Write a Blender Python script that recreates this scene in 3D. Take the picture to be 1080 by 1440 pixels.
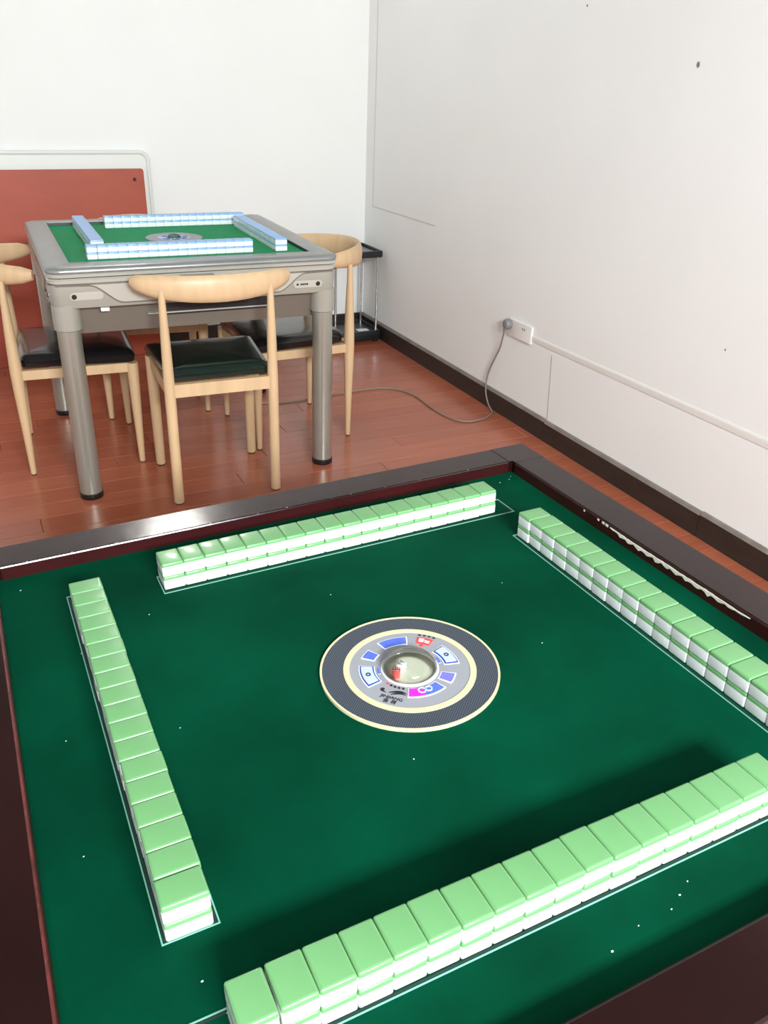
import bpy, bmesh, math, random
from mathutils import Matrix, Vector
random.seed(7)
for o in list(bpy.data.objects):
    bpy.data.objects.remove(o, do_unlink=True)
SC = bpy.context.scene
COL = SC.collection
R = math.radians

# ------------------------------------------------------------------ camera, world, lights, exposure
cam_d = bpy.data.cameras.new('camera')
cam = bpy.data.objects.new('camera', cam_d)
COL.objects.link(cam)
cam_d.sensor_fit = 'VERTICAL'
cam_d.sensor_height = 24.0
cam_d.sensor_width = 18.0
cam_d.lens = 1175.11 / 1440 * 24.0
cam_d.clip_start = 0.02
cam.matrix_world = Matrix(((0.8982, 0.1758, -0.4030, -0.3654),
                           (-0.4384, 0.4292, -0.7897, -0.6358),
                           (0.0341, 0.8859, 0.4626, 1.3000),
                           (0, 0, 0, 1)))
_l, _q, _s = cam.matrix_world.decompose()
cam.matrix_world = Matrix.LocRotScale(_l, _q.normalized(), (1, 1, 1))
SC.camera = cam

world = bpy.data.worlds.new('daylight')
SC.world = world
world.use_nodes = True
bg = world.node_tree.nodes['Background']
bg.inputs[0].default_value = (0.86, 0.93, 1.0, 1)
bg.inputs[1].default_value = 1.0

WIN = (-0.85, 0.60, 2.00, 2.50)      # window in the wall behind the photographer: x0, x1, z0, z1
FRONT_Y = -2.9
la = bpy.data.lights.new('window_daylight', 'AREA')
la.shape = 'RECTANGLE'
la.size = WIN[1] - WIN[0] - 0.1
la.size_y = WIN[3] - WIN[2] - 0.1
la.energy = 180
la.color = (0.93, 1.0, 1.01)
lo = bpy.data.objects.new('window_daylight', la)
COL.objects.link(lo)
lo.location = ((WIN[0] + WIN[1]) / 2, FRONT_Y + 0.12, (WIN[2] + WIN[3]) / 2)
lo.rotation_euler = (R(90 - 20), 0, 0)      # skylight falls in at a downward slant

SC.view_settings.view_transform = 'Standard'
SC.view_settings.look = 'None'
SC.view_settings.exposure = 0.62
SC.view_settings.gamma = 1.0
SC.view_settings.use_curve_mapping = False


# ------------------------------------------------------------------ materials
def srgb(r, g, b):
    f = lambda c: (c / 255 / 12.92) if c / 255 <= 0.04045 else ((c / 255 + 0.055) / 1.055) ** 2.4
    return (f(r), f(g), f(b), 1)


def mat(name, col, rough=0.5, metal=0.0, spec=0.5, coat=0.0, noise=None, bump=None, emit=None, sheen=0.0):
    """noise = (scale, amount, stretch vector) varies the value; bump = (scale, strength, stretch)"""
    m = bpy.data.materials.new(name)
    m.use_nodes = True
    nt = m.node_tree
    b = nt.nodes['Principled BSDF']
    b.inputs['Base Color'].default_value = col
    b.inputs['Roughness'].default_value = rough
    b.inputs['Metallic'].default_value = metal
    b.inputs['Specular IOR Level'].default_value = spec
    b.inputs['Coat Weight'].default_value = coat
    b.inputs['Coat Roughness'].default_value = 0.08
    b.inputs['Sheen Weight'].default_value = sheen
    if emit:
        b.inputs['Emission Color'].default_value = emit[0]
        b.inputs['Emission Strength'].default_value = emit[1]
    if noise or bump:
        tc = nt.nodes.new('ShaderNodeTexCoord')
    if noise:
        mp = nt.nodes.new('ShaderNodeMapping')
        mp.inputs['Scale'].default_value = noise[2]
        nt.links.new(tc.outputs['Object'], mp.inputs[0])
        n = nt.nodes.new('ShaderNodeTexNoise')
        n.inputs['Scale'].default_value = noise[0]
        n.inputs['Detail'].default_value = 5
        nt.links.new(mp.outputs[0], n.inputs['Vector'])
        mr = nt.nodes.new('ShaderNodeMapRange')
        mr.inputs[1].default_value = 0.3
        mr.inputs[2].default_value = 0.7
        mr.inputs[3].default_value = 1 - noise[1]
        mr.inputs[4].default_value = 1 + noise[1]
        nt.links.new(n.outputs['Fac'], mr.inputs[0])
        hsv = nt.nodes.new('ShaderNodeHueSaturation')
        hsv.inputs['Color'].default_value = col
        nt.links.new(mr.outputs[0], hsv.inputs['Value'])
        nt.links.new(hsv.outputs[0], b.inputs['Base Color'])
    if bump:
        mp2 = nt.nodes.new('ShaderNodeMapping')
        mp2.inputs['Scale'].default_value = bump[2]
        nt.links.new(tc.outputs['Object'], mp2.inputs[0])
        n2 = nt.nodes.new('ShaderNodeTexNoise')
        n2.inputs['Scale'].default_value = bump[0]
        n2.inputs['Detail'].default_value = 3
        nt.links.new(mp2.outputs[0], n2.inputs['Vector'])
        bp = nt.nodes.new('ShaderNodeBump')
        bp.inputs['Strength'].default_value = bump[1]
        bp.inputs['Distance'].default_value = 0.01
        nt.links.new(n2.outputs['Fac'], bp.inputs['Height'])
        nt.links.new(bp.outputs[0], b.inputs['Normal'])
    return m


V1 = (1, 1, 1)
M = {}
M['wall'] = mat('wall_paint', srgb(236, 235, 232), 0.75, spec=0.25, noise=(2.2, 0.018, V1), bump=(6, 0.05, V1))
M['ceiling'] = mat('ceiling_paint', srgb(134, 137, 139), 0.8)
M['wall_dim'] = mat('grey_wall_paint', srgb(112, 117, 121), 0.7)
M['wall_mid'] = mat('pale_grey_wall_paint', srgb(232, 238, 240), 0.7)
M['wall_seam'] = mat('seam_paint', srgb(206, 202, 192), 0.7)
M['wall_crack'] = mat('grey_crack', srgb(150, 150, 145), 0.8)
M['nail_dark'] = mat('nail_dark', srgb(120, 112, 104), 0.7)
M['base'] = mat('dark_baseboard', srgb(44, 36, 32), 0.42, noise=(9, 0.25, (1, 1, 4)))
M['base_top'] = mat('dusty_baseboard_edge', srgb(126, 116, 108), 0.6, noise=(14, 0.2, V1))
M['white_plastic'] = mat('white_plastic', srgb(228, 226, 220), 0.4)
M['grey_plug'] = mat('grey_plug', srgb(128, 128, 126), 0.45)
M['cord'] = mat('grey_cord', srgb(128, 116, 104), 0.5)
M['trunking'] = mat('trunking_plastic', srgb(226, 223, 217), 0.45)
M['subfloor'] = mat('floor_underlay', srgb(60, 26, 18), 0.8)
PL = []
for i, c in enumerate([(166, 91, 65), (161, 87, 62), (171, 95, 68), (164, 90, 65)]):
    PL.append(mat('laminate_%d' % i, srgb(*c), 0.25, spec=0.8, noise=(5, 0.10, (0.6, 14, 1)),
                  bump=(5, 0.03, (1, 12, 1))))
M['felt'] = mat('green_cloth', srgb(0, 58, 38), 0.85, spec=0.03, noise=(4.6, 0.36, V1), bump=(900, 0.06, V1))
M['felt_line'] = mat('pale_hatch_edge', srgb(112, 168, 150), 0.6)
M['hatch_gap'] = mat('hatch_gap_dark', srgb(6, 40, 30), 0.8)
M['mahogany'] = mat('mahogany_lacquer', srgb(32, 13, 12), 0.17, spec=0.30, coat=0.06, noise=(6, 0.25, (1, 1, 1)), bump=(40, 0.02, V1))
M['mahogany_in'] = mat('mahogany_red', srgb(48, 12, 14), 0.3, noise=(8, 0.2, V1))
M['chip'] = mat('bare_chipped_wood', srgb(222, 216, 200), 0.8, noise=(90, 0.12, V1))
M['chip2'] = mat('bare_chipped_edge', srgb(150, 96, 78), 0.8)
M['lit_worn_red'] = mat('lit_worn_red_edge', srgb(86, 32, 28), 0.5, noise=(30, 0.5, V1))
M['tile_white'] = mat('tile_white', srgb(236, 236, 236), 0.28, coat=0.2)
M['tile_green'] = mat('tile_green', srgb(104, 155, 101), 0.3, coat=0.2)
M['tile_blue'] = mat('tile_blue', srgb(126, 172, 226), 0.3, coat=0.2)
M['cream'] = mat('cream_plastic', srgb(202, 192, 156), 0.4)
M['panel_grey'] = mat('panel_grey', srgb(142, 143, 149), 0.45)
M['blue'] = mat('button_blue', srgb(80, 104, 206), 0.4, noise=(60, 0.15, V1))
M['blue_dim'] = mat('button_violet', srgb(112, 112, 200), 0.4)
M['blue_dark'] = mat('button_outline_blue', srgb(46, 70, 160), 0.4)
M['button_face'] = mat('button_face_pale', srgb(180, 190, 218), 0.4)
M['pink'] = mat('button_magenta', srgb(236, 40, 220), 0.4)
M['label_red'] = mat('label_red', srgb(226, 70, 66), 0.5)
M['ink'] = mat('black_ink', srgb(24, 24, 28), 0.6)
M['white_paint'] = mat('white_paint', srgb(238, 238, 240), 0.5)
M['dish'] = mat('dice_dish_ivory', srgb(176, 178, 160), 0.35)
M['dice_red'] = mat('dice_red', srgb(226, 84, 78), 0.3)
M['champagne'] = mat('champagne_plastic', srgb(166, 163, 152), 0.32, metal=0.35, coat=0.1)
M['champagne_lt'] = mat('pale_champagne_plastic', srgb(188, 185, 175), 0.3, metal=0.3, coat=0.1)
M['frame_grey'] = mat('grey_satin_frame', srgb(140, 140, 138), 0.3, metal=0.35, noise=(14, 0.08, V1))
M['black_plastic'] = mat('black_plastic', srgb(18, 18, 20), 0.4)
M['belly'] = mat('taupe_belly', srgb(116, 106, 96), 0.4, metal=0.2)
M['leg_metal'] = mat('leg_grey_green_metal', srgb(172, 171, 160), 0.30, metal=0.7)
M['felt2'] = mat('bright_green_cloth', srgb(0, 138, 82), 0.7, spec=0.2, noise=(6, 0.06, V1))
M['beech'] = mat('pale_beech', srgb(202, 170, 132), 0.42, noise=(6, 0.09, (5, 5, 0.7)))
M['leather'] = mat('black_leatherette', srgb(16, 16, 18), 0.24, coat=0.3, bump=(18, 0.10, V1))
M['leather_green'] = mat('green_black_leatherette', srgb(10, 30, 24), 0.24, coat=0.3, bump=(18, 0.10, V1))
M['foot_dark'] = mat('dark_foot_pad', srgb(34, 30, 28), 0.6)
M['red_board'] = mat('red_brown_board', srgb(164, 68, 42), 0.5, noise=(3, 0.1, (1, 1, 3)))
M['board_hole'] = mat('hole_dark', srgb(60, 26, 20), 0.7)
M['cover_white'] = mat('off_white_cover', srgb(224, 224, 218), 0.45)
M['cover_rim'] = mat('pale_grey_rim', srgb(214, 216, 211), 0.4)
M['chrome'] = mat('chrome_tube', srgb(206, 206, 206), 0.18, metal=0.9)
M['black_tray'] = mat('black_tray', srgb(24, 25, 27), 0.35)
M['tray_grey'] = mat('tray_inlay_grey', srgb(120, 122, 124), 0.4)
M['paper'] = mat('paper_white', srgb(236, 234, 244), 0.7)
M['lamp_glow'] = mat('lamp_diffuser', (1, 1, 1, 1), 0.5, emit=((1, 0.97, 0.92, 1), 26.0))


def carbon_mat():
    m = mat('carbon_weave', srgb(70, 82, 100), 0.4)
    nt = m.node_tree
    b = nt.nodes['Principled BSDF']
    tc = nt.nodes.new('ShaderNodeTexCoord')
    ck = nt.nodes.new('ShaderNodeTexChecker')
    ck.inputs['Scale'].default_value = 620
    ck.inputs['Color1'].default_value = srgb(80, 88, 100)
    ck.inputs['Color2'].default_value = srgb(24, 28, 38)
    nt.links.new(tc.outputs['Object'], ck.inputs['Vector'])
    nt.links.new(ck.outputs[0], b.inputs['Base Color'])
    return m


def dome_mat():
    m = bpy.data.materials.new('clear_dome')
    m.use_nodes = True
    nt = m.node_tree
    nt.nodes.remove(nt.nodes['Principled BSDF'])
    out = nt.nodes['Material Output']
    tr = nt.nodes.new('ShaderNodeBsdfTransparent')
    tr.inputs[0].default_value = (0.97, 0.98, 0.96, 1)
    gl = nt.nodes.new('ShaderNodeBsdfGlossy')
    gl.inputs['Roughness'].default_value = 0.06
    fr = nt.nodes.new('ShaderNodeFresnel')
    fr.inputs[0].default_value = 1.45
    mx = nt.nodes.new('ShaderNodeMixShader')
    nt.links.new(fr.outputs[0], mx.inputs[0])
    nt.links.new(tr.outputs[0], mx.inputs[1])
    nt.links.new(gl.outputs[0], mx.inputs[2])
    nt.links.new(mx.outputs[0], out.inputs[0])
    return m


M['carbon'] = carbon_mat()
M['dome'] = dome_mat()


# ------------------------------------------------------------------ mesh helpers
def mesh(name, verts, faces, m, smooth=False):
    me = bpy.data.meshes.new(name)
    me.from_pydata([tuple(v) for v in verts], [], faces)
    me.validate()
    bm = bmesh.new()
    bm.from_mesh(me)
    bmesh.ops.recalc_face_normals(bm, faces=bm.faces)
    bm.to_mesh(me)
    bm.free()
    me.materials.append(m)
    if smooth:
        for p in me.polygons:
            p.use_smooth = True
        try:
            me.set_sharp_from_angle(angle=R(38))
        except Exception:
            pass
    return me


def link(name, me, parent=None, loc=None, rot=None):
    o = bpy.data.objects.new(name, me)
    COL.objects.link(o)
    if parent:
        o.parent = parent
    if loc is not None:
        o.location = loc
    if rot is not None:
        o.rotation_euler = rot
    return o


def tag(o, label=None, cat=None, group=None, kind=None):
    if label:
        o['label'] = label
    if cat:
        o['category'] = cat
    if group:
        o['group'] = group
    if kind:
        o['kind'] = kind
    return o


def thing(name, label, cat, loc=(0, 0, 0), rotz=0.0, group=None):
    o = bpy.data.objects.new(name, None)
    o.empty_display_size = 0.1
    COL.objects.link(o)
    o.location = loc
    o.rotation_euler = (0, 0, rotz)
    return tag(o, label, cat, group)


class G:
    """geometry collector: verts + faces of one part"""
    def __init__(s):
        s.v = []
        s.f = []

    def add(s, v, f):
        n = len(s.v)
        s.v += [tuple(a) for a in v]
        s.f += [tuple(i + n for i in q) for q in f]
        return s

    def box(s, x0, x1, y0, y1, z0, z1):
        return s.add([(x0, y0, z0), (x1, y0, z0), (x1, y1, z0), (x0, y1, z0), (x0, y0, z1), (x1, y0, z1), (x1, y1, z1), (x0, y1, z1)],
                     [(0, 3, 2, 1), (4, 5, 6, 7), (0, 1, 5, 4), (1, 2, 6, 5), (2, 3, 7, 6), (3, 0, 4, 7)])

    def rings(s, rings, cap0=True, cap1=True):
        n = len(rings[0])
        v = [p for r in rings for p in r]
        f = []
        for i in range(len(rings) - 1):
            for j in range(n):
                f.append((i * n + j, i * n + (j + 1) % n, (i + 1) * n + (j + 1) % n, (i + 1) * n + j))
        if cap0:
            f.append(tuple(range(n))[::-1])
        if cap1:
            f.append(tuple((len(rings) - 1) * n + j for j in range(n)))
        return s.add(v, f)

    def rbox(s, x0, x1, y0, y1, z0, z1, r, b=None, n=4):
        """box with rounded vertical corners (r) and softened top and bottom edges (b)"""
        b = r * 0.5 if b is None else b
        rr = [(z0, b), (z0 + b * 0.3, b * 0.3), (z0 + b, 0), (z1 - b, 0), (z1 - b * 0.3, b * 0.3), (z1, b)]
        return s.rings([rrect(x0 + i, x1 - i, y0 + i, y1 - i, max(r - i, 0.0003), z, n) for z, i in rr])

    def lathe(s, prof, cx=0, cy=0, n=20, cap0=True, cap1=True, lean=(0, 0)):
        rings = []
        z0 = prof[0][1]
        for r, z in prof:
            ox, oy = cx + lean[0] * (z - z0), cy + lean[1] * (z - z0)
            rings.append([(ox + r * math.cos(2 * math.pi * j / n), oy + r * math.sin(2 * math.pi * j / n), z) for j in range(n)])
        return s.rings(rings, cap0, cap1)

    def sweep(s, pts, dims, n=10, up=(0, 0, 1)):
        """elliptic section along pts; dims = (half side, half up) per point"""
        rings = []
        P = [Vector(p) for p in pts]
        up = Vector(up)
        for i, p in enumerate(P):
            t = (P[min(i + 1, len(P) - 1)] - P[max(i - 1, 0)]).normalized()
            side = t.cross(up)
            if side.length < 1e-4:
                side = t.cross(Vector((1, 0, 0)))
            side.normalize()
            u = side.cross(t).normalized()
            a, b = dims[i] if isinstance(dims, list) else dims
            rings.append([p + side * a * math.cos(2 * math.pi * j / n) + u * b * math.sin(2 * math.pi * j / n) for j in range(n)])
        return s.rings(rings)

    def prism(s, poly, z0, z1):
        n = len(poly)
        return s.rings([[(x, y, z0) for x, y in poly], [(x, y, z1) for x, y in poly]])

    def xf(s, mtx):
        s.v = [tuple(mtx @ Vector(v)) for v in s.v]
        return s

    def mesh(s, name, m, smooth=False):
        return mesh(name, s.v, s.f, m, smooth)

    def part(s, name, m, parent=None, smooth=False, loc=None):
        return link(name, s.mesh(name, m, smooth), parent, loc)


def rrect(x0, x1, y0, y1, r, z, n=4):
    out = []
    for cx, cy, a in ((x1 - r, y1 - r, 0), (x0 + r, y1 - r, 90), (x0 + r, y0 + r, 180), (x1 - r, y0 + r, 270)):
        for k in range(n):
            t = R(a + 90 * k / (n - 1))
            out.append((cx + r * math.cos(t), cy + r * math.sin(t), z))
    return out


def arc(r, a0, a1, n):
    return [(r * math.cos(R(a0 + (a1 - a0) * i / n)), r * math.sin(R(a0 + (a1 - a0) * i / n))) for i in range(n + 1)]


def sector(r0, r1, a0, a1, n=10):
    return arc(r1, a0, a1, n) + arc(r0, a1, a0, n)


def annulus(g, r0, r1, z0, z1, n=72):
    rr = [(r0, z0), (r1, z0), (r1, z1), (r0, z1)]
    v, f = [], []
    for j in range(n):
        t = 2 * math.pi * j / n
        v += [(r * math.cos(t), r * math.sin(t), z) for r, z in rr]
    for j in range(n):
        a, b = j * 4, ((j + 1) % n) * 4
        for k in range(4):
            f.append((a + k, b + k, b + (k + 1) % 4, a + (k + 1) % 4))
    return g.add(v, f)


def rect_ring(g, x0, x1, y0, y1, w, z0, z1):
    """thin flat frame, outer bounds given, bar width w"""
    o = [(x0, y0), (x1, y0), (x1, y1), (x0, y1)]
    i = [(x0 + w, y0 + w), (x1 - w, y0 + w), (x1 - w, y1 - w), (x0 + w, y1 - w)]
    v = [(x, y, z0) for x, y in o] + [(x, y, z1) for x, y in o] + [(x, y, z0) for x, y in i] + [(x, y, z1) for x, y in i]
    f = []
    for k in range(4):
        l = (k + 1) % 4
        f += [(k, l, 4 + l, 4 + k), (8 + l, 8 + k, 12 + k, 12 + l), (4 + k, 4 + l, 12 + l, 12 + k), (k, 8 + k, 8 + l, l)]
    return g.add(v, f)


def text_mesh(name, body, size, m, depth=0.0002):
    cu = bpy.data.curves.new(name, 'FONT')
    cu.body = body
    cu.size = size
    cu.align_x = 'CENTER'
    cu.align_y = 'CENTER'
    cu.extrude = depth
    cu.resolution_u = 3
    t = bpy.data.objects.new(name, cu)
    COL.objects.link(t)
    dg = bpy.context.evaluated_depsgraph_get()
    me = bpy.data.meshes.new_from_object(t.evaluated_get(dg))
    bpy.data.objects.remove(t, do_unlink=True)
    bpy.data.curves.remove(cu)
    me.materials.clear()
    me.materials.append(m)
    return me


ORD = ['', 'first', 'second', 'third', 'fourth', 'fifth', 'sixth', 'seventh', 'eighth', 'ninth', 'tenth', 'eleventh', 'twelfth',
       'thirteenth', 'fourteenth', 'fifteenth', 'sixteenth', 'seventeenth', 'eighteenth']

# ------------------------------------------------------------------ the room
WA, WB = 0.0078, 1.6415            # right wall face: x = WB + WA*y
BACK = 3.722
LEFT = -2.2
CEIL = 2.72


def wx(y, off=0.0):
    return WB + WA * y - off


floor = tag(G().box(LEFT - 0.1, 1.80, FRONT_Y - 0.1, BACK + 0.1, -0.08, -0.006).part('floor', M['subfloor']), kind='structure')
PW, PLEN, GAP = 0.1003, 1.21, 0.0006
pk = {}
rows = []
y = 0.961 - PW * 40
k = 0
while y < BACK + 0.02:
    rows.append((y, k))
    y += PW
    k += 1
for y0, k in rows:
    if y0 + PW < FRONT_Y:
        continue
    off = (k * 0.437) % 1.0 * PLEN
    x0 = LEFT - off
    xe = wx(y0, 0.004)
    y1 = min(y0 + PW, BACK - 0.002)
    while x0 < xe - 0.02:
        a, b = max(x0, LEFT), min(x0 + PLEN, xe)
        if b - a > 0.03:
            key = (round(b - a, 3), round(y1 - y0, 3), (k * 7 + int(x0 * 10)) % 4)
            if key not in pk:
                L, W_ = b - a, y1 - y0
                e = 0.0012
                g = G().rings([[(GAP, GAP, -0.006), (L - GAP, GAP, -0.006), (L - GAP, W_ - GAP, -0.006), (GAP, W_ - GAP, -0.006)],
                               [(GAP, GAP, -e), (L - GAP, GAP, -e), (L - GAP, W_ - GAP, -e), (GAP, W_ - GAP, -e)],
                               [(GAP + e, GAP + e, 0), (L - GAP - e, GAP + e, 0), (L - GAP - e, W_ - GAP - e, 0), (GAP + e, W_ - GAP - e, 0)]])
                pk[key] = g.mesh('plank', PL[key[2]])
            link('plank', pk[key], floor, (a, y0, 0))
        x0 += PLEN


def wall_quad(name, pts, z0, z1, m='wall'):
    return tag(G().prism(pts, z0, z1).part(name, M[m]), kind='structure')


wall_right = wall_quad('wall_right', [(wx(FRONT_Y), FRONT_Y), (wx(BACK + .1), BACK + .1), (wx(BACK + .1) + .1, BACK + .1), (wx(FRONT_Y) + .1, FRONT_Y)], -0.05, CEIL)
wall_back = wall_quad('wall_back', [(LEFT - .1, BACK), (wx(BACK), BACK), (wx(BACK), BACK + .1), (LEFT - .1, BACK + .1)], -0.05, CEIL)
wall_left = wall_quad('wall_left', [(LEFT - .1, FRONT_Y - .1), (LEFT, FRONT_Y - .1), (LEFT, BACK), (LEFT - .1, BACK)], -0.05, CEIL, 'wall_mid')
g = G()
xr = wx(FRONT_Y) + .1
g.box(LEFT, WIN[0], FRONT_Y - .1, FRONT_Y, -.05, CEIL).box(WIN[1], xr, FRONT_Y - .1, FRONT_Y, -.05, CEIL)
g.box(WIN[0], WIN[1], FRONT_Y - .1, FRONT_Y, -.05, WIN[2]).box(WIN[0], WIN[1], FRONT_Y - .1, FRONT_Y, WIN[3], CEIL)
wall_front = tag(g.part('wall_front', M['wall_dim']), kind='structure')
ceiling = tag(G().box(LEFT - .1, 1.8, FRONT_Y - .1, BACK + .1, CEIL, CEIL + .08).part('ceiling', M['ceiling']), kind='structure')

g = G()
x0, x1, z0, z1 = WIN
for a in ((x0, x1, z0, z0 + .05), (x0, x1, z1 - .05, z1), (x0, x0 + .05, z0 + .05, z1 - .05), (x1 - .05, x1, z0 + .05, z1 - .05),
          ((x0 + x1) / 2 - .025, (x0 + x1) / 2 + .025, z0 + .05, z1 - .05)):
    g.box(a[0], a[1], FRONT_Y - .07, FRONT_Y - .03, a[2], a[3])
tag(g.part('window_1', M['white_plastic']), kind='structure')

# skirting on the right wall, in the three lengths the photograph shows, with a pale dusty top edge
bb = thing('baseboard_right', None, None)
tag(bb, kind='structure')
HB = 0.089
for ya, yb, dh, dx in ((FRONT_Y, 1.042, 0.0, 0.0), (1.044, 1.905, -0.003, 0.001), (1.907, BACK - .016, 0.0, 0.0)):
    def bx(o_, yy):
        return wx(yy, o_)
    d0 = 0.014 + dx
    sec = lambda yy: [(bx(0, yy), yy, 0), (bx(d0, yy), yy, 0), (bx(d0, yy), yy, HB + dh - .010), (bx(0, yy), yy, HB + dh - .010)]
    G().rings([sec(ya), sec(yb)]).part('board', M['base'], bb)
    sec2 = lambda yy: [(bx(0, yy), yy, HB + dh - .010), (bx(d0, yy), yy, HB + dh - .010), (bx(d0 - .005, yy), yy, HB + dh), (bx(0, yy), yy, HB + dh + .001)]
    G().rings([sec2(ya), sec2(yb)]).part('top_edge', M['base_top'], bb)
g = G().box(LEFT, wx(BACK) - .001, BACK - .014, BACK, 0, HB)
tag(g.part('baseboard_back', M['base']), kind='structure')


def wall_strip(name, pa, pb, w, d, m):
    """strip along the right wall between (y,z) pa and pb"""
    (ya, za), (yb, zb) = pa, pb
    t = Vector((yb - ya, zb - za)).normalized()
    n = Vector((-t.y, t.x)) * w / 2
    q = [(ya + n.x, za + n.y), (ya - n.x, za - n.y), (yb - n.x, zb - n.y), (yb + n.x, zb + n.y)]
    g = G().rings([[(wx(a, -0.001), a, b) for a, b in q], [(wx(a, d), a, b) for a, b in q]])
    return g.part(name, m, wall_right)


wall_strip('wall_seam', (3.622, 0.679), (2.925, 0.685), 0.006, 0.0015, M['wall_seam'])
wall_strip('wall_seam', (3.620, 0.676), (3.620, CEIL - .02), 0.007, 0.0015, M['wall_seam'])
wall_strip('wall_crack', (1.930, 0.349), (1.908, 0.092), 0.003, 0.0008, M['wall_crack'])
for yy, zz, rr in ((1.4296, 1.3592, .006), (1.9835, 1.5292, .003), (1.1037, 0.6063, .0025)):
    g = G()
    n = 9
    ring = lambda o_, s_: [(wx(yy, o_), yy + s_ * math.cos(2 * math.pi * j / n) * (1 + .3 * math.sin(3 * j)), zz + 1.4 * s_ * math.sin(2 * math.pi * j / n)) for j in range(n)]
    g.rings([ring(-.001, rr), ring(.001, rr), ring(.002, rr * .5)])
    g.part('nail_hole', M['nail_dark'], wall_right)

# ------------------------------------------------------------------ wall socket, trunking, power cord
soc = thing('wall_socket', 'white wall socket plate low on the right wall with a plug in it', 'socket', (wx(2.15), 2.15, 0.389), 0)
g = G().rbox(-.0825, .0825, -.036, .036, 0, .011, .006, .003)
rotw = Matrix(((0, 0, -1, 0), (-1, 0, 0, 0), (0, 1, 0, 0), (0, 0, 0, 1)))     # local x -> -y, y -> z, z -> -x
g.xf(rotw).part('plate', M['white_plastic'], soc, True)
for dy in (-.022, -.036):
    G().box(-.0116, -.0104, dy - .002, dy + .002, .010, .018).part('socket_hole', M['ink'], soc)
g = G().rings([[(-.0112, .08, -.03), (-.0112, .081, -.03), (-.0112, .081, .03), (-.0112, .08, .03)], [(-.0104, .08, -.03), (-.0104, .081, -.03), (-.0104, .081, .03), (-.0104, .08, .03)]])

tr = thing('cable_trunking', 'long white plastic cable trunking running along the right wall from the socket', 'trunking', (wx(2.06), 2.06, 0.37))


def trunk(y, z0, z1, o):
    return (wx(y, o) - wx(2.06), y - 2.06, z0 - .37), (wx(y, o) - wx(2.06), y - 2.06, z1 - .37)


g = G()
ra, rb_ = [], []
for yy, za, zb in ((2.066, .3685, .3955), (-1.6, .398, .430)):
    p00, p01 = trunk(yy, za, zb, 0.0)
    p10, p11 = trunk(yy, za + .0005, zb - .006, 0.0035)
    (ra if not ra else rb_).extend([p00, p10, p11, p01])
g.rings([ra, rb_]).part('channel', M['trunking'], tr)
g = G()
ra, rb_ = [], []
for yy, za, zb in ((2.064, .373, .390), (-1.59, .404, .424)):
    p00, p01 = trunk(yy, za + .002, zb, 0.003)
    p10, p11 = trunk(yy, za + .003, zb - .004, 0.0042)
    (ra if not ra else rb_).extend([p00, p10, p11, p01])
g.rings([ra, rb_]).part('lid', M['trunking'], tr)

pc = thing('power_cord', 'thin grey power cord running from the wall plug across the floor to the table', 'cord', (wx(2.22) - .02, 2.22, 0.0))
ox, oy = wx(2.22) - .02, 2.22
pts = [(wx(2.225, .030), 2.232, .372), (wx(2.23, .026), 2.240, .350), (wx(2.25, .018), 2.268, .285), (wx(2.3, .014), 2.315, .21), (wx(2.34, .014), 2.344, .15),
       (wx(2.345, .018), 2.348, .10), (wx(2.33, .022), 2.335, .06), (wx(2.30, .026), 2.305, .025), (wx(2.26, .032), 2.265, .006), (1.606, 2.232, .0045),
       (1.544, 2.195, .0045), (1.468, 2.188, .0045), (1.4215, 2.2285, .0045), (1.40, 2.314, .0045), (1.397, 2.437, .0045), (1.400, 2.56, .0045), (1.37, 2.655, .0045),
       (1.313, 2.7025, .0045), (1.2266, 2.7136, .0045), (1.0988, 2.709, .0045), (0.98, 2.692, .0045), (0.87, 2.684, .0045), (.78, 2.69, .0045), (.70, 2.72, .0045)]


def smooth_path(P, n=5):
    P = [Vector(p) for p in P]
    out = []
    for i in range(len(P) - 1):
        a, b, c, d = P[max(i - 1, 0)], P[i], P[i + 1], P[min(i + 2, len(P) - 1)]
        for j in range(n):
            t = j / n
            out.append(0.5 * ((2 * b) + (c - a) * t + (2 * a - 5 * b + 4 * c - d) * t * t + (3 * b - a - 3 * c + d) * t ** 3))
    out.append(P[-1])
    for v in out:
        v.z = max(v.z, 0.0042)
    return out


g = G().sweep([p - Vector((ox, oy, 0)) for p in smooth_path(pts)], (.0036, .0036), 8)
g.part('cord', M['cord'], pc, True)
g = G().lathe([(.013, -.004), (.021, 0), (.0225, .006), (.021, .02), (.016, .026), (.006, .028)], n=18)
g.xf(Matrix.Translation((wx(2.222, .0115) - ox, 2.222 - oy, .402)) @ Matrix.Rotation(R(-90), 4, 'Y'))
plug = g.part('plug', M['grey_plug'], pc, True)
g = G().sweep([(wx(2.222, .028) - ox, 2.223 - oy, .398), (wx(2.222, .029) - ox, 2.228 - oy, .383), (wx(2.222, .029) - ox, 2.233 - oy, .366)], [(.011, .011), (.008, .008), (.005, .005)], 10)
g.part('strain_relief', M['grey_plug'], plug, True)

# ------------------------------------------------------------------ front mahjong table (stands slightly out of level)
MT = Matrix.Translation((0, 0, 0.7225)) @ Matrix.Rotation(-0.0253, 4, 'Y') @ Matrix.Rotation(-0.0199, 4, 'X')
A, AO, HR, CB = 0.3959, 0.4537, 0.0194, 0.3885      # half felt, outer half, rail height, corner-block start
BASE = -0.712
ft = thing('mahjong_table', 'large dark mahogany mahjong table with green cloth in the foreground', 'table')
ft.matrix_world = MT @ Matrix.Translation((0, 0, BASE))
UP = (0, 0, -BASE)


def fpart(g, name, m, parent=None, smooth=False):
    """part given in the table's own frame, felt plane at z = 0"""
    if parent is None:
        return g.part(name, m, ft, smooth, UP)
    return g.part(name, m, parent, smooth)


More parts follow.
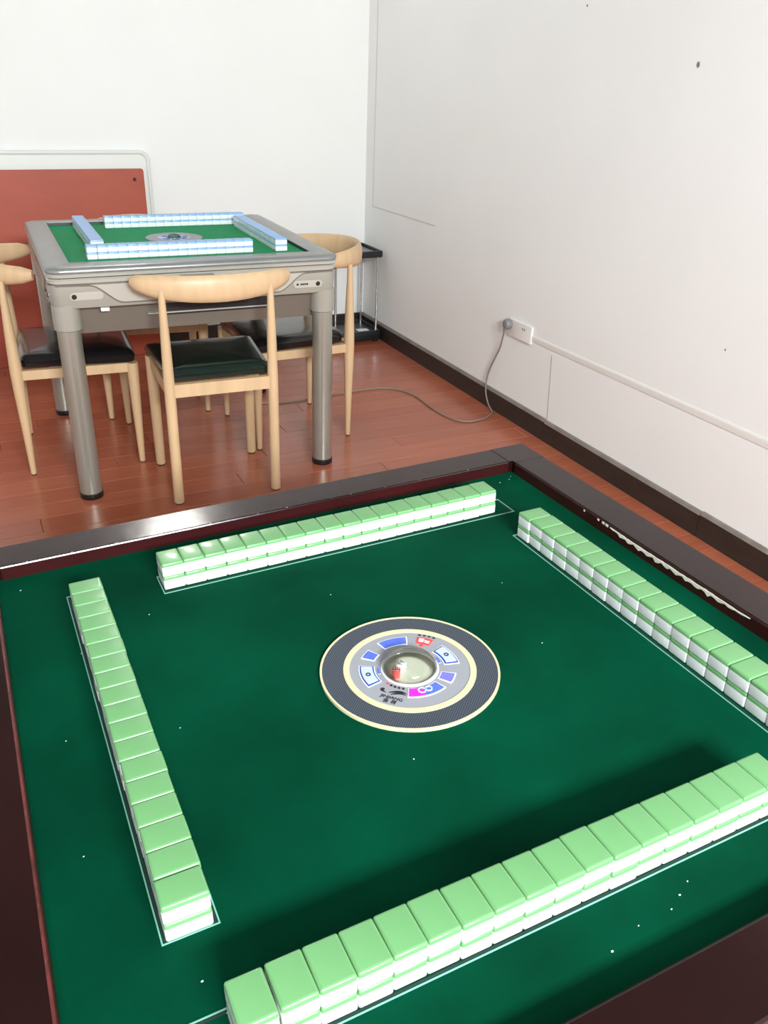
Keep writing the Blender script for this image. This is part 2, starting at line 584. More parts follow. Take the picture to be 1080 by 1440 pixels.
felt = fpart(G().box(-A - .004, A + .004, -A - .004, A + .004, -.014, 0), 'playing_surface', M['felt'])
# white specks on the cloth
g = G()
for sx, sy, sr in ((.375, .372, .0016), (.355, .368, .0014), (.384, .381, .001), (-.32, .19, .0013), (-.25, .02, .001), (-.235, .235, .001), (.06, -.345, .0018), (.075, -.338, .0012), (.045, -.352, .0014), (-.02, -.36, .0016),
                   (.012, -.352, .0013), (.1, -.31, .0012), (-.37, .36, .0014), (-.355, .05, .001), (-.3, -.25, .0016), (-.29, -.28, .0013), (-.06, -.12, .0012), (.16, -.02, .001), (-.36, -.1, .001), (.34, .1, .0012),
                   (.36, -.05, .001), (.19, .11, .001), (-.02, .18, .0009)):
    sr *= .62
    g.prism([(sx + sr * math.cos(2 * math.pi * j / 6) * random.uniform(.6, 1.4), sy + sr * .7 * math.sin(2 * math.pi * j / 6) * random.uniform(.6, 1.3)) for j in range(6)], -.0002, .0004)
sp = fpart(g, 'specks', M['white_paint'], felt)
tag(sp, kind='stuff')

# rails: four long lengths and four corner blocks
e = 0.0022
prof = [(A, -.014), (A, HR - e), (A + e * .35, HR - e * .3), (A + e, HR), (AO - .002, HR), (AO, HR - .002), (AO, -.030), (A, -.030)]
for q in range(4):
    g = G()
    rot = Matrix.Rotation(R(90 * q), 4, 'Z')
    g.rings([[(-CB + .0004, yy, zz) for yy, zz in prof], [(CB - .0004, yy, zz) for yy, zz in prof]]).xf(rot)
    rail = fpart(g, 'rail', M['mahogany'])
    # red-brown lower face towards the cloth
    g = G().rings([[(-CB + .0006, A - .0008, .0), (-CB + .0006, A + .002, .0), (-CB + .0006, A + .002, HR - e), (-CB + .0006, A - .0008, HR - e)],
                   [(CB - .0006, A - .0008, .0), (CB - .0006, A + .002, .0), (CB - .0006, A + .002, HR - e), (CB - .0006, A - .0008, HR - e)]]).xf(rot)
    fpart(g, 'inner_face', M['mahogany_in'], rail)
    poly = [(CB + .0004, AO), (CB + .0004, A + .001), (A + .0005, A + .0005), (A + .001, CB + .0004), (AO, CB + .0004), (AO, AO)]
    poly2 = [(CB + .0014, AO - .001), (CB + .0014, A + .002), (A + .0015, A + .0015), (A + .002, CB + .0014), (AO - .001, CB + .0014), (AO - .001, AO - .001)]
    g = G().rings([[(x, yy, -.030) for x, yy in poly], [(x, yy, HR - .001) for x, yy in poly], [(x, yy, HR) for x, yy in poly2]]).xf(rot)
    fpart(g, 'corner_block', M['mahogany'])
    # chipped lacquer along the inner edge
    g = G()
    if q == 3:                                 # right-hand rail: long bare strip
        n = 46
        xa, xb = -.1474, .1037                   # along the rail (rotated: x runs towards -y)
        top, bot = [], []
        for i in range(n + 1):
            t = i / n
            w = .0062 * min(1, t * 9, (1 - t) * 5) * (0.62 + .25 * math.sin(i * 1.9) + random.uniform(-.15, .15)) + .0008
            x_ = xa + (xb - xa) * t
            zt = HR - .0042 + random.uniform(-.0005, .0005)
            top.append((x_, zt))
            bot.append((x_, zt - w))
        v, f = [], []
        for (xa_, zt), (_, zb) in zip(top, bot):
            v += [(xa_, A - .0018, zt), (xa_, A - .0018, zb), (xa_, A + .001, zt), (xa_, A + .001, zb)]
        for i in range(n):
            a, b = i * 4, i * 4 + 4
            f += [(a, b, b + 1, a + 1), (a + 2, a, b, b + 2)[::-1], (a + 1, b + 1, b + 3, a + 3)]
        g.add(v, f).xf(rot)
        fpart(g, 'chipped_edge', M['chip'], rail)
        g = G()
        for x_, s_ in ((-.163, .0024), (-.174, .0018), (-.206, .0014), (-.155, .0028)):
            g.box(x_ - s_, x_ + s_, A - .0012, A + .002, HR - .0045 - s_ * .6, HR - .0035 + s_ * .4)
        g.xf(rot)
        fpart(g, 'chip', M['chip'], rail)
    else:
        spots = {0: [(-.36 + .06 * i + random.uniform(-.02, .02), random.uniform(.0005, .0013)) for i in range(12)],
                 1: [(x_, s_) for x_, s_ in ((-.2, .004), (-.18, .003), (-.15, .002), (-.05, .004), (.0, .002), (.1, .006), (.13, .003), (.17, .009), (.19, .003), (.05, .0015), (-.3, .002), (-.27, .0015))],
                 2: [(-.1, .001), (.1, .0012)]}[q]
        for x_, s_ in spots:
            g.add([(x_ - s_, A + .0004, HR - e * .75), (x_ + s_, A + .0004, HR - e * .75), (x_ + s_ * .6, A + e * .9, HR + .0001), (x_ - s_ * .7, A + e * .8, HR + .0001), (x_, A + .003, HR - .004)],
                  [(0, 1, 2, 3), (0, 4, 1), (1, 4, 2), (2, 4, 3), (3, 4, 0)])
        g.xf(rot)
        fpart(g, 'chip', M['chip'] if q != 1 else M['chip2'], rail)
        if q == 1:                             # left rail's worn inner edge, its reddish lit line painted in as colour
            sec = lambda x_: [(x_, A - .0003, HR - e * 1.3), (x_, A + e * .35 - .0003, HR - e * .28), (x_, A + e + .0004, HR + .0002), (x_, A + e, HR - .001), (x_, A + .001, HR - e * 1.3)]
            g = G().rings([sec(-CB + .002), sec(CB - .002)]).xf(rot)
            fpart(g, 'lit_worn_edge', M['lit_worn_red'], rail)
# body and legs under the rails
g = G().rbox(-.425, .425, -.425, .425, -.15, -.030, .02, .004)
fpart(g, 'body', M['mahogany'])
for sx in (-1, 1):
    for sy in (-1, 1):
        lx, ly = sx * .385, sy * .385
        zb = -(0.7225 - .0025 + (MT.to_3x3() @ Vector((lx, ly, 0))).z) / (MT.to_3x3() @ Vector((0, 0, 1))).z
        w0, w1 = .032, .024
        g = G().rings([[(lx + a * w1, ly + b * w1, zb) for a, b in ((-1, -1), (1, -1), (1, 1), (-1, 1))],
                       [(lx + a * w0, ly + b * w0, -.15) for a, b in ((-1, -1), (1, -1), (1, 1), (-1, 1))]])
        fpart(g, 'leg', M['mahogany'])

# tile hatches: thin pale edges let into the cloth around each row
TW, TL, TH = 0.0275, 0.0370, 0.0187


def hatch(x0, x1, y0, y1):
    g = rect_ring(G(), x0, x1, y0, y1, .0012, -.001, .0005)
    fpart(g, 'hatch_edge', M['felt_line'])
    g = rect_ring(G(), x0 + .0018, x1 - .0018, y0 + .0018, y1 - .0018, .0022, -.0008, .0003)
    fpart(g, 'hatch_gap', M['hatch_gap'])


hatch(-.2080, .3185, .2725, .3180)                  # far
hatch(.2735, .3190, -.3185, .2105)                  # right
hatch(-.3200, -.2750, -.2100, .3185)                # left
hatch(-.3180, .2100, -.3215, -.2760)                # near

# ------------------------------------------------------------------ control disc with dice
DC = (-0.0008, 0.0018)
dr = bpy.data.objects.new('control_panel', None)
COL.objects.link(dr)
dr.parent = ft
dr.location = (DC[0], DC[1], -BASE)


def dpart(g, name, m, smooth=False):
    return g.part(name, m, dr, smooth)


dpart(annulus(G(), .0962, .0986, -.001, .0034), 'outer_rim', M['cream'])
dpart(annulus(G(), .0730, .0962, -.001, .0028), 'carbon_ring', M['carbon'])
dpart(annulus(G(), .0662, .0730, -.001, .0036), 'inner_rim', M['cream'])
dpart(annulus(G(), .0300, .0662, -.001, .0030), 'control_plate', M['panel_grey'])
dpart(annulus(G(), .0285, .0318, .0028, .0040), 'dome_ring', M['white_paint'])
g = G().lathe([(.0300, .0030), (.027, .0018), (.02, .0008), (.0001, .0006)], n=36, cap0=False, cap1=False)
dpart(g, 'dice_dish', M['dish'], True)
prof = []
for i in range(9):
    t = i / 8 * 90
    prof.append((.0302 * math.cos(R(t)) + .0001, .0034 + .0195 * math.sin(R(t))))
dpart(G().lathe(prof, n=40, cap0=False), 'dome', M['dome'], True)

Z = .0030


def button(a0, a1, r0, r1, fill, border, bw=2.2, inner=None):
    b = dpart(G().prism(sector(r0, r1, a0, a1), Z - .0005, Z + .0005), 'button', border)
    da = bw / 1000 / ((r0 + r1) / 2) * 57.3
    G().prism(sector(r0 + bw / 1000, r1 - bw / 1000, a0 + da, a1 - da), Z, Z + .0009).part('button_face', fill, b)
    return b


button(66, 103, .0430, .0578, M['blue'], M['white_paint'], 1.2)
button(119, 137, .0405, .0565, M['blue'], M['white_paint'], 1.2)
button(-57, -36, .0345, .0510, M['blue_dim'], M['white_paint'], 1.2)
for a0, a1 in ((150, 191), (-17, 22)):
    button(a0, a1, .0385, .0560, M['blue_dark'], M['white_paint'], 1.0)
    b = button(a0 + 2.6, a1 - 2.6, .0405, .0542, M['button_face'], M['blue_dark'], 0.6)
    b.location.z = .0007
    am = R((a0 + a1) / 2)
    g = annulus(G(), .0017, .0027, Z + .0012, Z + .0022, 20)
    o = dpart(g, 'icon', M['ink'])
    o.location = (.0472 * math.cos(am), .0472 * math.sin(am), 0)
    button(a0 + 6, a0 + 22, .0332, .0362, M['blue'], M['button_face'], 0.3)
button(-120, -67, .0350, .0500, M['blue'], M['white_paint'], 1.2)
dpart(G().prism(sector(.0363, .0487, -118.5, -97), Z, Z + .0012), 'button_face', M['pink'])
for a_, r_ in ((-99, .0050), (-88, .0046)):
    o = dpart(annulus(G(), r_ - .0019, r_ * .92, Z + .0009, Z + .0018, 22), 'icon', M['button_face'])
    o.location = (.0405 * math.cos(R(a_)), .0405 * math.sin(R(a_)), 0)
# red emblem with a white figure and a row of small characters above it
am = 44
em = dpart(G().prism(sector(.0465, .0590, am - 9, am + 10), Z - .0004, Z + .0005), 'emblem', M['label_red'])
G().prism(sector(.0500, .0560, am + 1, am + 7), Z, Z + .0008).part('emblem_figure', M['white_paint'], em)
G().prism(sector(.0525, .0540, am - 7, am + 0), Z, Z + .0008).part('emblem_figure', M['white_paint'], em)
G().prism(sector(.0500, .0512, am - 7, am - 1), Z, Z + .0008).part('emblem_figure', M['white_paint'], em)
G().lathe([(.0022, Z), (.0022, Z + .0006)], .0435 * math.cos(R(am + 1)), .0435 * math.sin(R(am + 1)), 14).part('emblem_dot', M['label_red'], em)
for i in range(4):
    a_ = am + 8 - i * 5.2
    g = G().prism(sector(.0618, .0640, a_ - 1.5, a_ + 1.5, 3), Z, Z + .0004)
    dpart(g, 'character_mark', M['ink'])
# indicator lights, swoosh and lettering on the near left
for i in range(5):
    a_ = -158 + i * 7.4
    o = dpart(annulus(G(), .0007, .00145, Z, Z + .0006, 14), 'indicator', M['label_red'] if i == 0 else M['ink'])
    o.location = (.0362 * math.cos(R(a_)), .0362 * math.sin(R(a_)), 0)
g = G()
ta = R(-138)
tdir = Vector((math.cos(ta + math.pi / 2), math.sin(ta + math.pi / 2), 0))
udir = -Vector((math.cos(ta), math.sin(ta), 0))


def tp(u, w):                                       # u along the lettering, w radius
    v = Vector((math.cos(ta), math.sin(ta), 0)) * w + tdir * u
    return (v.x, v.y)


sw = [tp(-.0165, .0440), tp(-.0150, .0420), tp(-.0125, .0425), tp(-.0118, .0440), tp(-.0128, .0455), tp(-.0085, .0480), tp(-.0130, .0478), tp(-.0160, .0465)]
g.prism(sw, Z, Z + .0004)
for k_ in range(2):
    o_ = k_ * .0030
    up_, lo_ = [], []
    for i in range(9):
        t = i / 8
        u = -.0062 + o_ + t * (.019 - o_)
        w = .0468 - .0052 * math.sin(t * 2.2) + o_ * .8
        th = .0013 * math.sin(math.pi * min(1, t * .93 + .07)) + .0001
        up_.append(tp(u, w - th))
        lo_.append(tp(u, w + th))
    g.prism(up_ + lo_[::-1], Z, Z + .0004)
dpart(g, 'swoosh_emblem', M['ink'])
for body, size, rad in (('JINJIANG', .0062, .0540), ('金 将', .0066, .0602)):
    me = text_mesh('lettering', body, size, M['ink'])
    o = link('lettering', me, dr)
    o.location = (rad * math.cos(ta), rad * math.sin(ta), Z + .0003)
    o.rotation_euler = (0, 0, ta + math.pi / 2)


def die(name, label, m, mp, x, y, rz, s=.0092):
    ds = MT @ Matrix.Translation((DC[0] + x, DC[1] + y, .0009)) @ Matrix.Rotation(rz, 4, 'Z')
    d = G().rbox(-s / 2, s / 2, -s / 2, s / 2, 0, s, s * .18, s * .14).part(name, m, None, True)
    d.matrix_world = ds
    tag(d, label, 'die')
    pip = {}
    L = {'top': [(-1, -1), (-1, 0), (-1, 1), (1, -1), (1, 0), (1, 1)], 'a': [(-1, -1), (0, 0), (1, 1), (-1, 1), (1, -1)], 'b': [(-1, -1), (1, 1), (0, 0)]}
    for face, pts_ in L.items():
        for u, w in pts_:
            g = G().lathe([(s * .085, -.0001), (s * .085, .00012)], 0, 0, 8)
            if face == 'top':
                mtx = Matrix.Translation((u * s * .26, w * s * .24, s))
            elif face == 'a':
                mtx = Matrix.Translation((u * s * .26, -s / 2, s / 2 + w * s * .26)) @ Matrix.Rotation(R(90), 4, 'X')
            else:
                mtx = Matrix.Translation((s / 2, u * s * .26, s / 2 + w * s * .26)) @ Matrix.Rotation(R(90), 4, 'Y')
            g.xf(mtx).part('pip', mp, d)
    return d


die('die', 'white die with black pips under the clear dome of the near table', M['tile_white'], M['ink'], -.0085, .0040, R(25))
die('die', 'red die with white pips under the clear dome of the near table', M['dice_red'], M['white_paint'], -.0185, -.0035, R(58))


# ------------------------------------------------------------------ tiles
def tile_meshes(w, l, h, mback, r=.0021):
    hw, hl = w / 2 - .00012, l / 2 - .00012
    split = h * .735
    rg = lambda z, i: rrect(-hw + i, hw - i, -hl + i, hl - i, max(r - i, .0004), z, 4)
    gb = G().rings([rg(0, .0016), rg(.0005, .0006), rg(.0016, 0), rg(split, 0)])
    gt = G().rings([rg(split, .00005), rg(h - .0018, .00005), rg(h - .0008, .0005), rg(h - .0002, .0013), rg(h, .0024)])
    return gb.mesh('tile_body', M['tile_white'], True), gt.mesh('tile_back', mback, True)


def make_tile(mb, mbk, mtx, label, group):
    t = link('mahjong_tile', mb)
    t.matrix_world = mtx
    tag(t, label, 'tile', group)
    link('tile_back', mbk, t)
    return t


def tile_row(mb, mbk, base, start, direction, rotz, n, w, h, end, where, colour, group, jit=.0004, special=None):
    d = Vector(direction)
    for i in range(n):
        j0 = random.uniform(-jit, jit)
        for layer in (0, 1):
            c = Vector(start) + d * w * (i + .5)
            side = Vector((-d.y, d.x)) * (j0 + random.uniform(-jit, jit) * .5)
            dx = Vector((0, 0))
            if special and i in special:
                dx = Vector(special[i])
            mtx = base @ Matrix.Translation((c.x + side.x + dx.x, c.y + side.y + dx.y, .0002 + layer * (h + .0002))) @ Matrix.Rotation(rotz + random.uniform(-.004, .004), 4, 'Z')
            lab = '%s %s-backed tile, %s from the %s end of the %s' % ('upper' if layer else 'lower', colour, ORD[i + 1], end, where)
            make_tile(mb, mbk, mtx, lab, group)


mb, mk = tile_meshes(TW, TL, TH, M['tile_green'])
GG = 'green-backed tiles on the near table'
tile_row(mb, mk, MT, (-.2055, .2801 + TL / 2), (1, 0), 0, 18, TW, TH, 'left', 'row by the far rail', 'green', GG, special={17: (.0006, .0012)})
tile_row(mb, mk, MT, (.2798 + TL / 2, .2085), (0, -1), R(90), 18, TW, TH, 'far', 'row by the right rail', 'green', GG, special={0: (-.0012, 0)})
tile_row(mb, mk, MT, (-.3160 + TL / 2, .2865), (0, -1), R(90), 18, TW, TH, 'far', 'row by the left rail', 'green', GG, special={17: (-.0004, -.0008)})
tile_row(mb, mk, MT, (-.2901, -.2807 - TL / 2), (1, 0), 0, 18, TW, TH, 'left', 'row nearest the camera', 'green', GG, special={0: (-.0012, -.001)})

# ------------------------------------------------------------------ back mahjong table
TC, TA = (0.3269, 2.4733), -0.0282
bt = thing('mahjong_table', 'champagne and grey automatic mahjong table with blue tiles at the back', 'table', (TC[0], TC[1], 0), TA)
HS = 0.4642                                          # half outer size
FZ2, FH = 0.7555, 0.386                               # cloth height, half cloth
TOPZ = 0.767


def bpart(g, name, m, parent=None, smooth=False):
    return g.part(name, m, parent or bt, smooth)


bpart(G().box(-FH - .005, FH + .005, -FH - .005, FH + .005, FZ2 - .02, FZ2), 'playing_surface', M['felt2'])
rg = lambda i, z, r: rrect(-HS + i, HS - i, -HS + i, HS - i, r, z, 6)
g = G().rings([rg(.004, .749, .04), rg(0, .7525, .044), rg(0, .757, .044), rg(.004, .7628, .04), rg(.012, .7662, .032), rg(.030, TOPZ, .016), rg(HS - FH - .003, TOPZ + .0005, .004), rg(HS - FH, TOPZ - .002, .003)], False, False)
bpart(g, 'top_frame', M['frame_grey'], smooth=True)
g = G().rings([rg(HS - FH, TOPZ - .002, .003), rg(HS - FH + .001, FZ2 - .004, .003)], False, False)
bpart(g, 'inner_lip', M['black_plastic'])
g = G().rings([rg(.012, .735, .034), rg(.002, .7375, .042), rg(.001, .7455, .043), rg(.006, .749, .038)])
bpart(g, 'side_band', M['champagne_lt'], smooth=True)
g = G().rings([rg(.014, .716, .034), rg(.005, .719, .041), rg(.004, .7285, .042), rg(.009, .7335, .038)])
bpart(g, 'side_band', M['champagne_lt'], smooth=True)
g = G().rings([rg(.020, .640, .030), rg(.010, .645, .04), rg(.006, .690, .042), rg(.007, .713, .042), rg(.014, .717, .036)])
bpart(g, 'body', M['champagne'], smooth=True)
# underside pan
g = G().rings([rg(.085, .548, .04), rg(.060, .554, .04), rg(.050, .62, .04), rg(.048, .642, .04)])
bpart(g, 'lower_pan', M['belly'], smooth=True)
for q in range(4):
    rot = Matrix.Rotation(R(90 * q), 4, 'Z')
    fy = -HS + .0062

    def curve(t):                                   # S-shaped shoulder of the centre panel, t 0..1
        return .343 - .098 * t, .7135 - .0555 * (t * t * (3 - 2 * t))
    pts_ = []
    for i in range(13):
        x_, z_ = curve(i / 12)
        pts_.append((-x_, z_))
    poly = pts_ + [(-a, b) for a, b in pts_[::-1]]
    v0 = [(x_, fy - .0035, z_) for x_, z_ in poly]
    v1 = [(x_, fy + .006, z_) for x_, z_ in poly]
    g = G().rings([v1, v0]).xf(rot)
    pn = bpart(g, 'side_panel', M['champagne_lt'])
    # dark parting line that follows the panel
    ln = [(-.44, .7150)] + [(x_ - .001, z_ - .0014) for x_, z_ in pts_] + [(-x_ + .001, z_ - .0014) for x_, z_ in pts_[::-1]] + [(.44, .7150)]
    g = G().sweep([(x_, fy - .0002, z_) for x_, z_ in ln], (.0028, .0022), 6, (0, 1, 0)).xf(rot)
    bpart(g, 'parting_line', M['belly'])
    # lock knob and oblong plate on one end, label plate on the other
    g = G().lathe([(.0075, 0), (.0075, .003), (.005, .0045)], n=16).xf(rot @ Matrix.Translation((-.391, fy + .001, .680)) @ Matrix.Rotation(R(90), 4, 'X'))
    bpart(g, 'lock', M['black_plastic'])
    g = G().rbox(-.403, -.306, .669, .692, 0, .0012, .0105, .0004).xf(rot @ Matrix.Translation((0, fy + .0004, 0)) @ Matrix.Rotation(R(90), 4, 'X'))
    bpart(g, 'oblong_plate', M['champagne_lt'])
    g = G().lathe([(.0075, 0), (.0075, .003), (.005, .0045)], n=16).xf(rot @ Matrix.Translation((.386, fy + .001, .675)) @ Matrix.Rotation(R(90), 4, 'X'))
    bpart(g, 'lock', M['black_plastic'])
    g = G().rbox(.300, .402, .664, .687, 0, .0012, .0105, .0004).xf(rot @ Matrix.Translation((0, fy + .0004, 0)) @ Matrix.Rotation(R(90), 4, 'X'))
    lp = bpart(g, 'label_plate', M['champagne_lt'])
    for lx, lw in ((.3145, .0042), (.3275, .003), (.3345, .003), (.3415, .003), (.3485, .003)):
        g = G().box(lx - lw, lx + lw * .8, fy - .0016, fy - .0004, .6725, .6785).xf(rot)
        bpart(g, 'label_mark', M['ink'], lp)
    # latch in the upper band, slot with a bright strip under the body
    g = G().add([(-.062, fy - .0028, .7185), (.062, fy - .0028, .7185), (.052, fy - .0028, .7290), (-.052, fy - .0028, .7290), (-.062, fy + .004, .7185), (.062, fy + .004, .7185), (.052, fy + .004, .7290), (-.052, fy + .004, .7290)],
                [(0, 1, 2, 3), (4, 7, 6, 5), (0, 4, 5, 1), (1, 5, 6, 2), (2, 6, 7, 3), (3, 7, 4, 0)]).xf(rot @ Matrix.Translation((-.02, 0, 0)))
    bpart(g, 'latch', M['frame_grey'])
    g = G().box(-.115, .235, -HS + .036, -HS + .078, .600, .640).xf(rot)
    bpart(g, 'slot', M['black_plastic'])
    g = G().box(-.175, .225, -HS + .031, -HS + .052, .606, .6095).xf(rot)
    bpart(g, 'slot_strip', M['champagne_lt'])
g = G().rbox(-.318, -.292, -HS + .012, -HS + .030, .630, .6405, .002, .001)
bpart(g, 'white_tag', M['white_plastic'])
LC = 0.4287
for sx in (-1, 1):
    for sy in (-1, 1):
        lx, ly = sx * (LC - .012), sy * (LC - .012)
        leg = bpart(G().lathe([(.0355, .018), (.0355, .585)], lx, ly, 28), 'leg', M['leg_metal'], smooth=True)
        bpart(G().lathe([(.0385, .574), (.0415, .576), (.0415, .628), (.0415, .652)], lx, ly, 28), 'sleeve', M['champagne'], leg, True)
        bpart(G().lathe([(.0365, 0), (.038, .003), (.038, .018), (.036, .0205)], lx, ly, 28), 'foot', M['black_plastic'], leg, True)
# control disc
cd = bpy.data.objects.new('control_panel', None)
COL.objects.link(cd)
cd.parent = bt
cd.location = (.015, .025, FZ2)
annulus(G(), .062, .100, -.001, .003, 48).part('outer_ring', M['panel_grey'], cd)
annulus(G(), .055, .062, -.001, .0036, 48).part('inner_rim', M['frame_grey'], cd)
annulus(G(), .024, .055, -.001, .003, 48).part('control_plate', M['button_face'], cd)
for a_ in (60, 120, 200, 250, 300, 350):
    G().prism(sector(.030, .048, a_, a_ + 34), .0028, .0038).part('button', M['blue_dark'], cd)
prof = [(.0245 * math.cos(R(t)) + .0001, .003 + .014 * math.sin(R(t))) for t in range(0, 91, 15)]
G().lathe(prof, n=28, cap0=False).part('dome', M['dome'], cd, True)

TB = Matrix.Translation((TC[0], TC[1], FZ2)) @ Matrix.Rotation(TA, 4, 'Z')
BW, BL, BH = 0.0315, 0.0415, 0.0205
mb2, mk2 = tile_meshes(BW, BL, BH, M['tile_blue'], .0014)
BG = 'blue-backed tiles on the back table'
tile_row(mb2, mk2, TB, (-.322, -.298 + BL / 2), (1, 0), 0, 17, BW, BH, 'left', 'front row on the back table', 'blue', BG, .0003, special={0: (-.001, -.0012)})
tile_row(mb2, mk2, TB, (.292 + BL / 2, -.300), (0, 1), R(90), 17, BW, BH, 'near', 'right row on the back table', 'blue', BG, .0003)
tile_row(mb2, mk2, TB, (-.188, .282 + BL / 2), (1, 0), 0, 17, BW, BH, 'left', 'rear row on the back table', 'blue', BG, .0003)
tile_row(mb2, mk2, TB, (-.298 + BL / 2, .338), (0, -1), R(90), 17, BW, BH, 'far', 'left row on the back table', 'blue', BG, .0003)


# ------------------------------------------------------------------ chairs
def crest_part(t, hx, yc, ye, zc, hc, he, lift, m):
    """curved crest rail: bow in plan, deep in the middle, horn-like ends"""
    n = 24
    pts_, dims = [], []
    for i in range(n + 1):
        u = -1 + 2 * i / n
        a = u * 1.18
        x_ = hx * math.sin(a) / math.sin(1.18)
        y_ = yc + (ye - yc) * (1 - math.cos(a)) / (1 - math.cos(1.18))
        w = abs(u)
        h_ = he + (hc - he) * (1 - w ** 2.2)
        end = 1.0 if w < .97 else max(.7, 1 - (w - .97) / .03 * .3)
        pts_.append((x_, y_, zc + lift * w ** 2))
        dims.append(((.0125 + .004 * w) * end, h_ * end))
    return G().sweep(pts_, dims, 12).part('crest_rail', m, t, True)


def cushion(t, w0, w1, d0, d1, z0, z1, m):
    """padded seat: trapezoid plan, crowned top"""
    n = 8
    rings = []

    def ring(z, ins, r):
        pts_ = rrect(-1, 1, -1, 1, .10, z, 5)
        out = []
        for x_, y_, _ in pts_:
            yy = d0 + ins + (d1 - d0 - 2 * ins) * (y_ + 1) / 2
            hw = w0 + (w1 - w0) * (y_ + 1) / 2 - ins
            out.append((x_ * hw, yy, z))
        return out
    for z, ins in ((z0, .006), (z0 + .004, .0), (z0 + (z1 - z0) * .55, -.004), (z0 + (z1 - z0) * .82, .004), (z1 - .003, .018), (z1, .045), (z1 + .003, .10)):
        rings.append(ring(z, ins, 0))
    return G().rings(rings).part('seat', m, t, True)


def chair(label, loc, rz, kind):
    """chair facing its local +y; kind 0 = straight thick legs, 1 = slim tapered legs"""
    t = thing('dining_chair', label, 'chair', (loc[0], loc[1], 0), rz, 'beech horn-back chairs around the back table')
    w = M['beech']
    if kind == 0:
        hx, hy, az0, az1, top = .168, .168, .374, .416, .700
        for sx in (-1, 1):
            leg = G().lathe([(.0155, .004), (.0168, .008), (.0172, .30), (.0178, .40), (.015, .55), (.0112, .66), (.0095, .71)], sx * hx, -hy, 18).part('leg', w, t, True)
            G().lathe([(.0145, 0), (.0145, .005)], sx * hx, -hy, 16).part('foot_pad', M['foot_dark'], leg)
            leg = G().lathe([(.0150, .004), (.0165, .008), (.0185, .25), (.0195, .40), (.0190, .415)], sx * (hx + .003), hy, 18).part('leg', w, t, True)
            G().lathe([(.0150, 0), (.0150, .005)], sx * (hx + .003), hy, 16).part('foot_pad', M['foot_dark'], leg)
        crest_part(t, .243, -.195, -.105, .712, .041, .021, .016, w)
        cushion(t, .160, .188, -.156, .180, az1 + .001, .462, M['leather_green'])
    else:
        hx, hy, az0, az1, top = .198, .188, .350, .382, .672
        for sx in (-1, 1):
            leg = G().lathe([(.0085, .004), (.0100, .008), (.0140, .16), (.0195, .32), (.0205, .38), (.0185, .46), (.0125, .60), (.0095, .68)], sx * hx, -hy, 18).part('leg', w, t, True)
            G().lathe([(.0085, 0), (.0085, .005)], sx * hx, -hy, 14).part('foot_pad', M['foot_dark'], leg)
            leg = G().lathe([(.0090, .004), (.0105, .008), (.0165, .22), (.0205, .36), (.0200, .381)], sx * hx, hy, 18).part('leg', w, t, True)
            G().lathe([(.0090, 0), (.0090, .005)], sx * hx, hy, 14).part('foot_pad', M['foot_dark'], leg)
        crest_part(t, .222, -.300, -.090, .694, .043, .0230, .004, w)
        cushion(t, .182, .212, -.170, .198, az1 + .001, .432, M['leather'])
    # aprons between the legs
    for sy in (-1, 1):
        G().box(-hx + .012, hx - .012, sy * hy - .010, sy * hy + .010, az0, az1).part('apron', w, t)
    for sx in (-1, 1):
        G().box(sx * hx - .010, sx * hx + .010, -hy + .012, hy - .012, az0, az1).part('apron', w, t)
    return t


chair('pale wooden horn-back chair with dark green seat, its back to the camera', (.333, 2.064), R(-2.9), 0)
chair('pale wooden horn-back chair with black seat at left of the back table', (-.060, 2.500), R(-94), 1)
chair('pale wooden horn-back chair with black seat at right of the back table', (.733, 2.440), R(91.5), 1)
chair('pale wooden chair mostly hidden on the far side of the back table', (.306, 2.925), R(173), 1)

# ------------------------------------------------------------------ boards leaning on the back wall
XR = 0.527
wc = thing('table_cover', 'off-white rounded table cover with raised rim leaning on the back wall', 'board', (0.03, 3.655, 0))
ang = math.atan2(.050, .95)
lean = Matrix.Rotation(-ang, 4, 'X')


def board(x0, x1, h, y0, y1, r, b=.004):
    g = G().rbox(x0, x1, 0, h, 0, y1 - y0, r, b, 8)         # in xy, thickness z
    up = Matrix(((1, 0, 0, 0), (0, 0, -1, 0), (0, 1, 0, 0), (0, 0, 0, 1)))  # y -> z, z -> -y
    return g.xf(Matrix.Translation((0, y1, 0)) @ up)


g = board(-.495, .497, .952, -.004, .012, .045).xf(lean)
g.part('panel', M['cover_white'], wc)
g = G()
ring = lambda i, yy, r: [(x, yy, z) for x, z, _ in rrect(-.495 + i, .497 - i, .0 + i, .952 - i, r, 0, 8)]
g.rings([ring(.0, .006, .045), ring(.0, -.008, .045), ring(.004, -.011, .043), ring(.014, -.011, .036), ring(.018, -.008, .032), ring(.018, -.003, .032)], False, False).xf(lean)
g.part('rim', M['cover_rim'], wc, True)

rb2 = thing('wooden_board', 'red-brown wooden board with a screw hole leaning on the back wall', 'board', (0.0, 3.618, 0))
lean2 = Matrix.Rotation(-math.atan2(.036, .875), 4, 'X')
g = board(-.46, .483, .876, -.008, .004, .012, .0015).xf(lean2)
pb = g.part('panel', M['red_board'], rb2)
g = G().lathe([(.0085, 0), (.0085, .0012), (.004, .0013)], n=16).xf(lean2 @ Matrix.Translation((.438, -.0078, .829)) @ Matrix.Rotation(R(90), 4, 'X'))
g.part('screw_hole', M['board_hole'], pb)

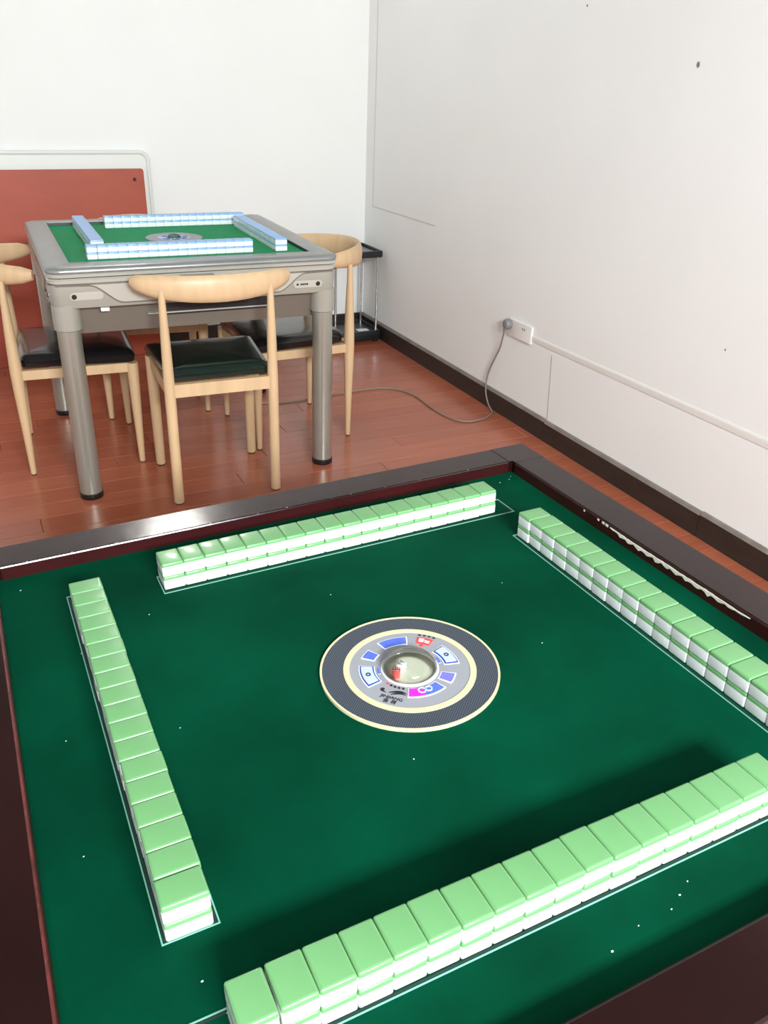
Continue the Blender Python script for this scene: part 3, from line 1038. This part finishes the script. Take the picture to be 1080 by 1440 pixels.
# ------------------------------------------------------------------ side stand in the corner
st = thing('side_stand', 'black two-tier side stand with thin chrome legs in the corner', 'stand', (1.497, 3.545, 0))
X0, X1, Y0, Y1 = -.150, .142, -.130, .135
g = G().rings([rrect(X0 + i, X1 - i, Y0 + i, Y1 - i, r, z, 4) for i, r, z in ((.004, .008, .452), (0, .010, .456), (0, .010, .482), (.002, .009, .485), (.012, .006, .485), (.014, .005, .470))])
g.part('top_tray', M['black_tray'], st, True)
G().box(X0 + .02, X1 - .02, Y0 + .02, Y1 - .02, .4695, .472).part('tray_inlay', M['tray_grey'], st)
g = G().rings([rrect(X0 + i, X1 - i, Y0 + i, Y1 - i, r, z, 4) for i, r, z in ((.006, .008, .014), (0, .010, .018), (0, .010, .062), (.002, .009, .065), (.012, .006, .065), (.014, .005, .050))])
lt = g.part('lower_tray', M['black_tray'], st, True)
for sx, sy in ((X0 + .03, Y0 + .02), (X1 - .022, Y0 + .02), (X0 + .03, Y1 - .045), (X1 - .022, Y1 - .045)):
    G().lathe([(.0065, .050), (.0065, .455)], sx, sy, 14).part('pole', M['chrome'], st, True)
    G().lathe([(.012, 0), (.013, .004), (.013, .016)], sx, sy, 14).part('foot', M['black_plastic'], st, True)
pp_ = G()
pp_.add([(-.035, -.045, 0), (.028, -.05, 0), (.034, .04, 0), (-.030, .044, .0), (-.035, -.045, .0012), (.028, -.05, .0012), (.034, .04, .0012), (-.030, .044, .0012)],
        [(0, 3, 2, 1), (4, 5, 6, 7), (0, 1, 5, 4), (1, 2, 6, 5), (2, 3, 7, 6), (3, 0, 4, 7)])
pn_ = pp_.part('paper_note', M['paper'], None, False, (1.566, 3.478, .0503))
tag(pn_, 'white sheet of paper lying on the lower tray of the corner stand', 'paper')

# ------------------------------------------------------------------ lamp high on the back wall (seen only as a reflection)
wl = thing('wall_lamp', 'square white lamp mounted high on the back wall', 'lamp', (.38, BACK, 2.33))
G().box(-.15, .15, -.02, 0, 0, .31).part('backplate', M['white_plastic'], wl)
board(-.135, .135, .28, 0, .04, .03, .01).xf(Matrix.Translation((0, -.06, .015))).part('diffuser', M['lamp_glow'], wl, True)
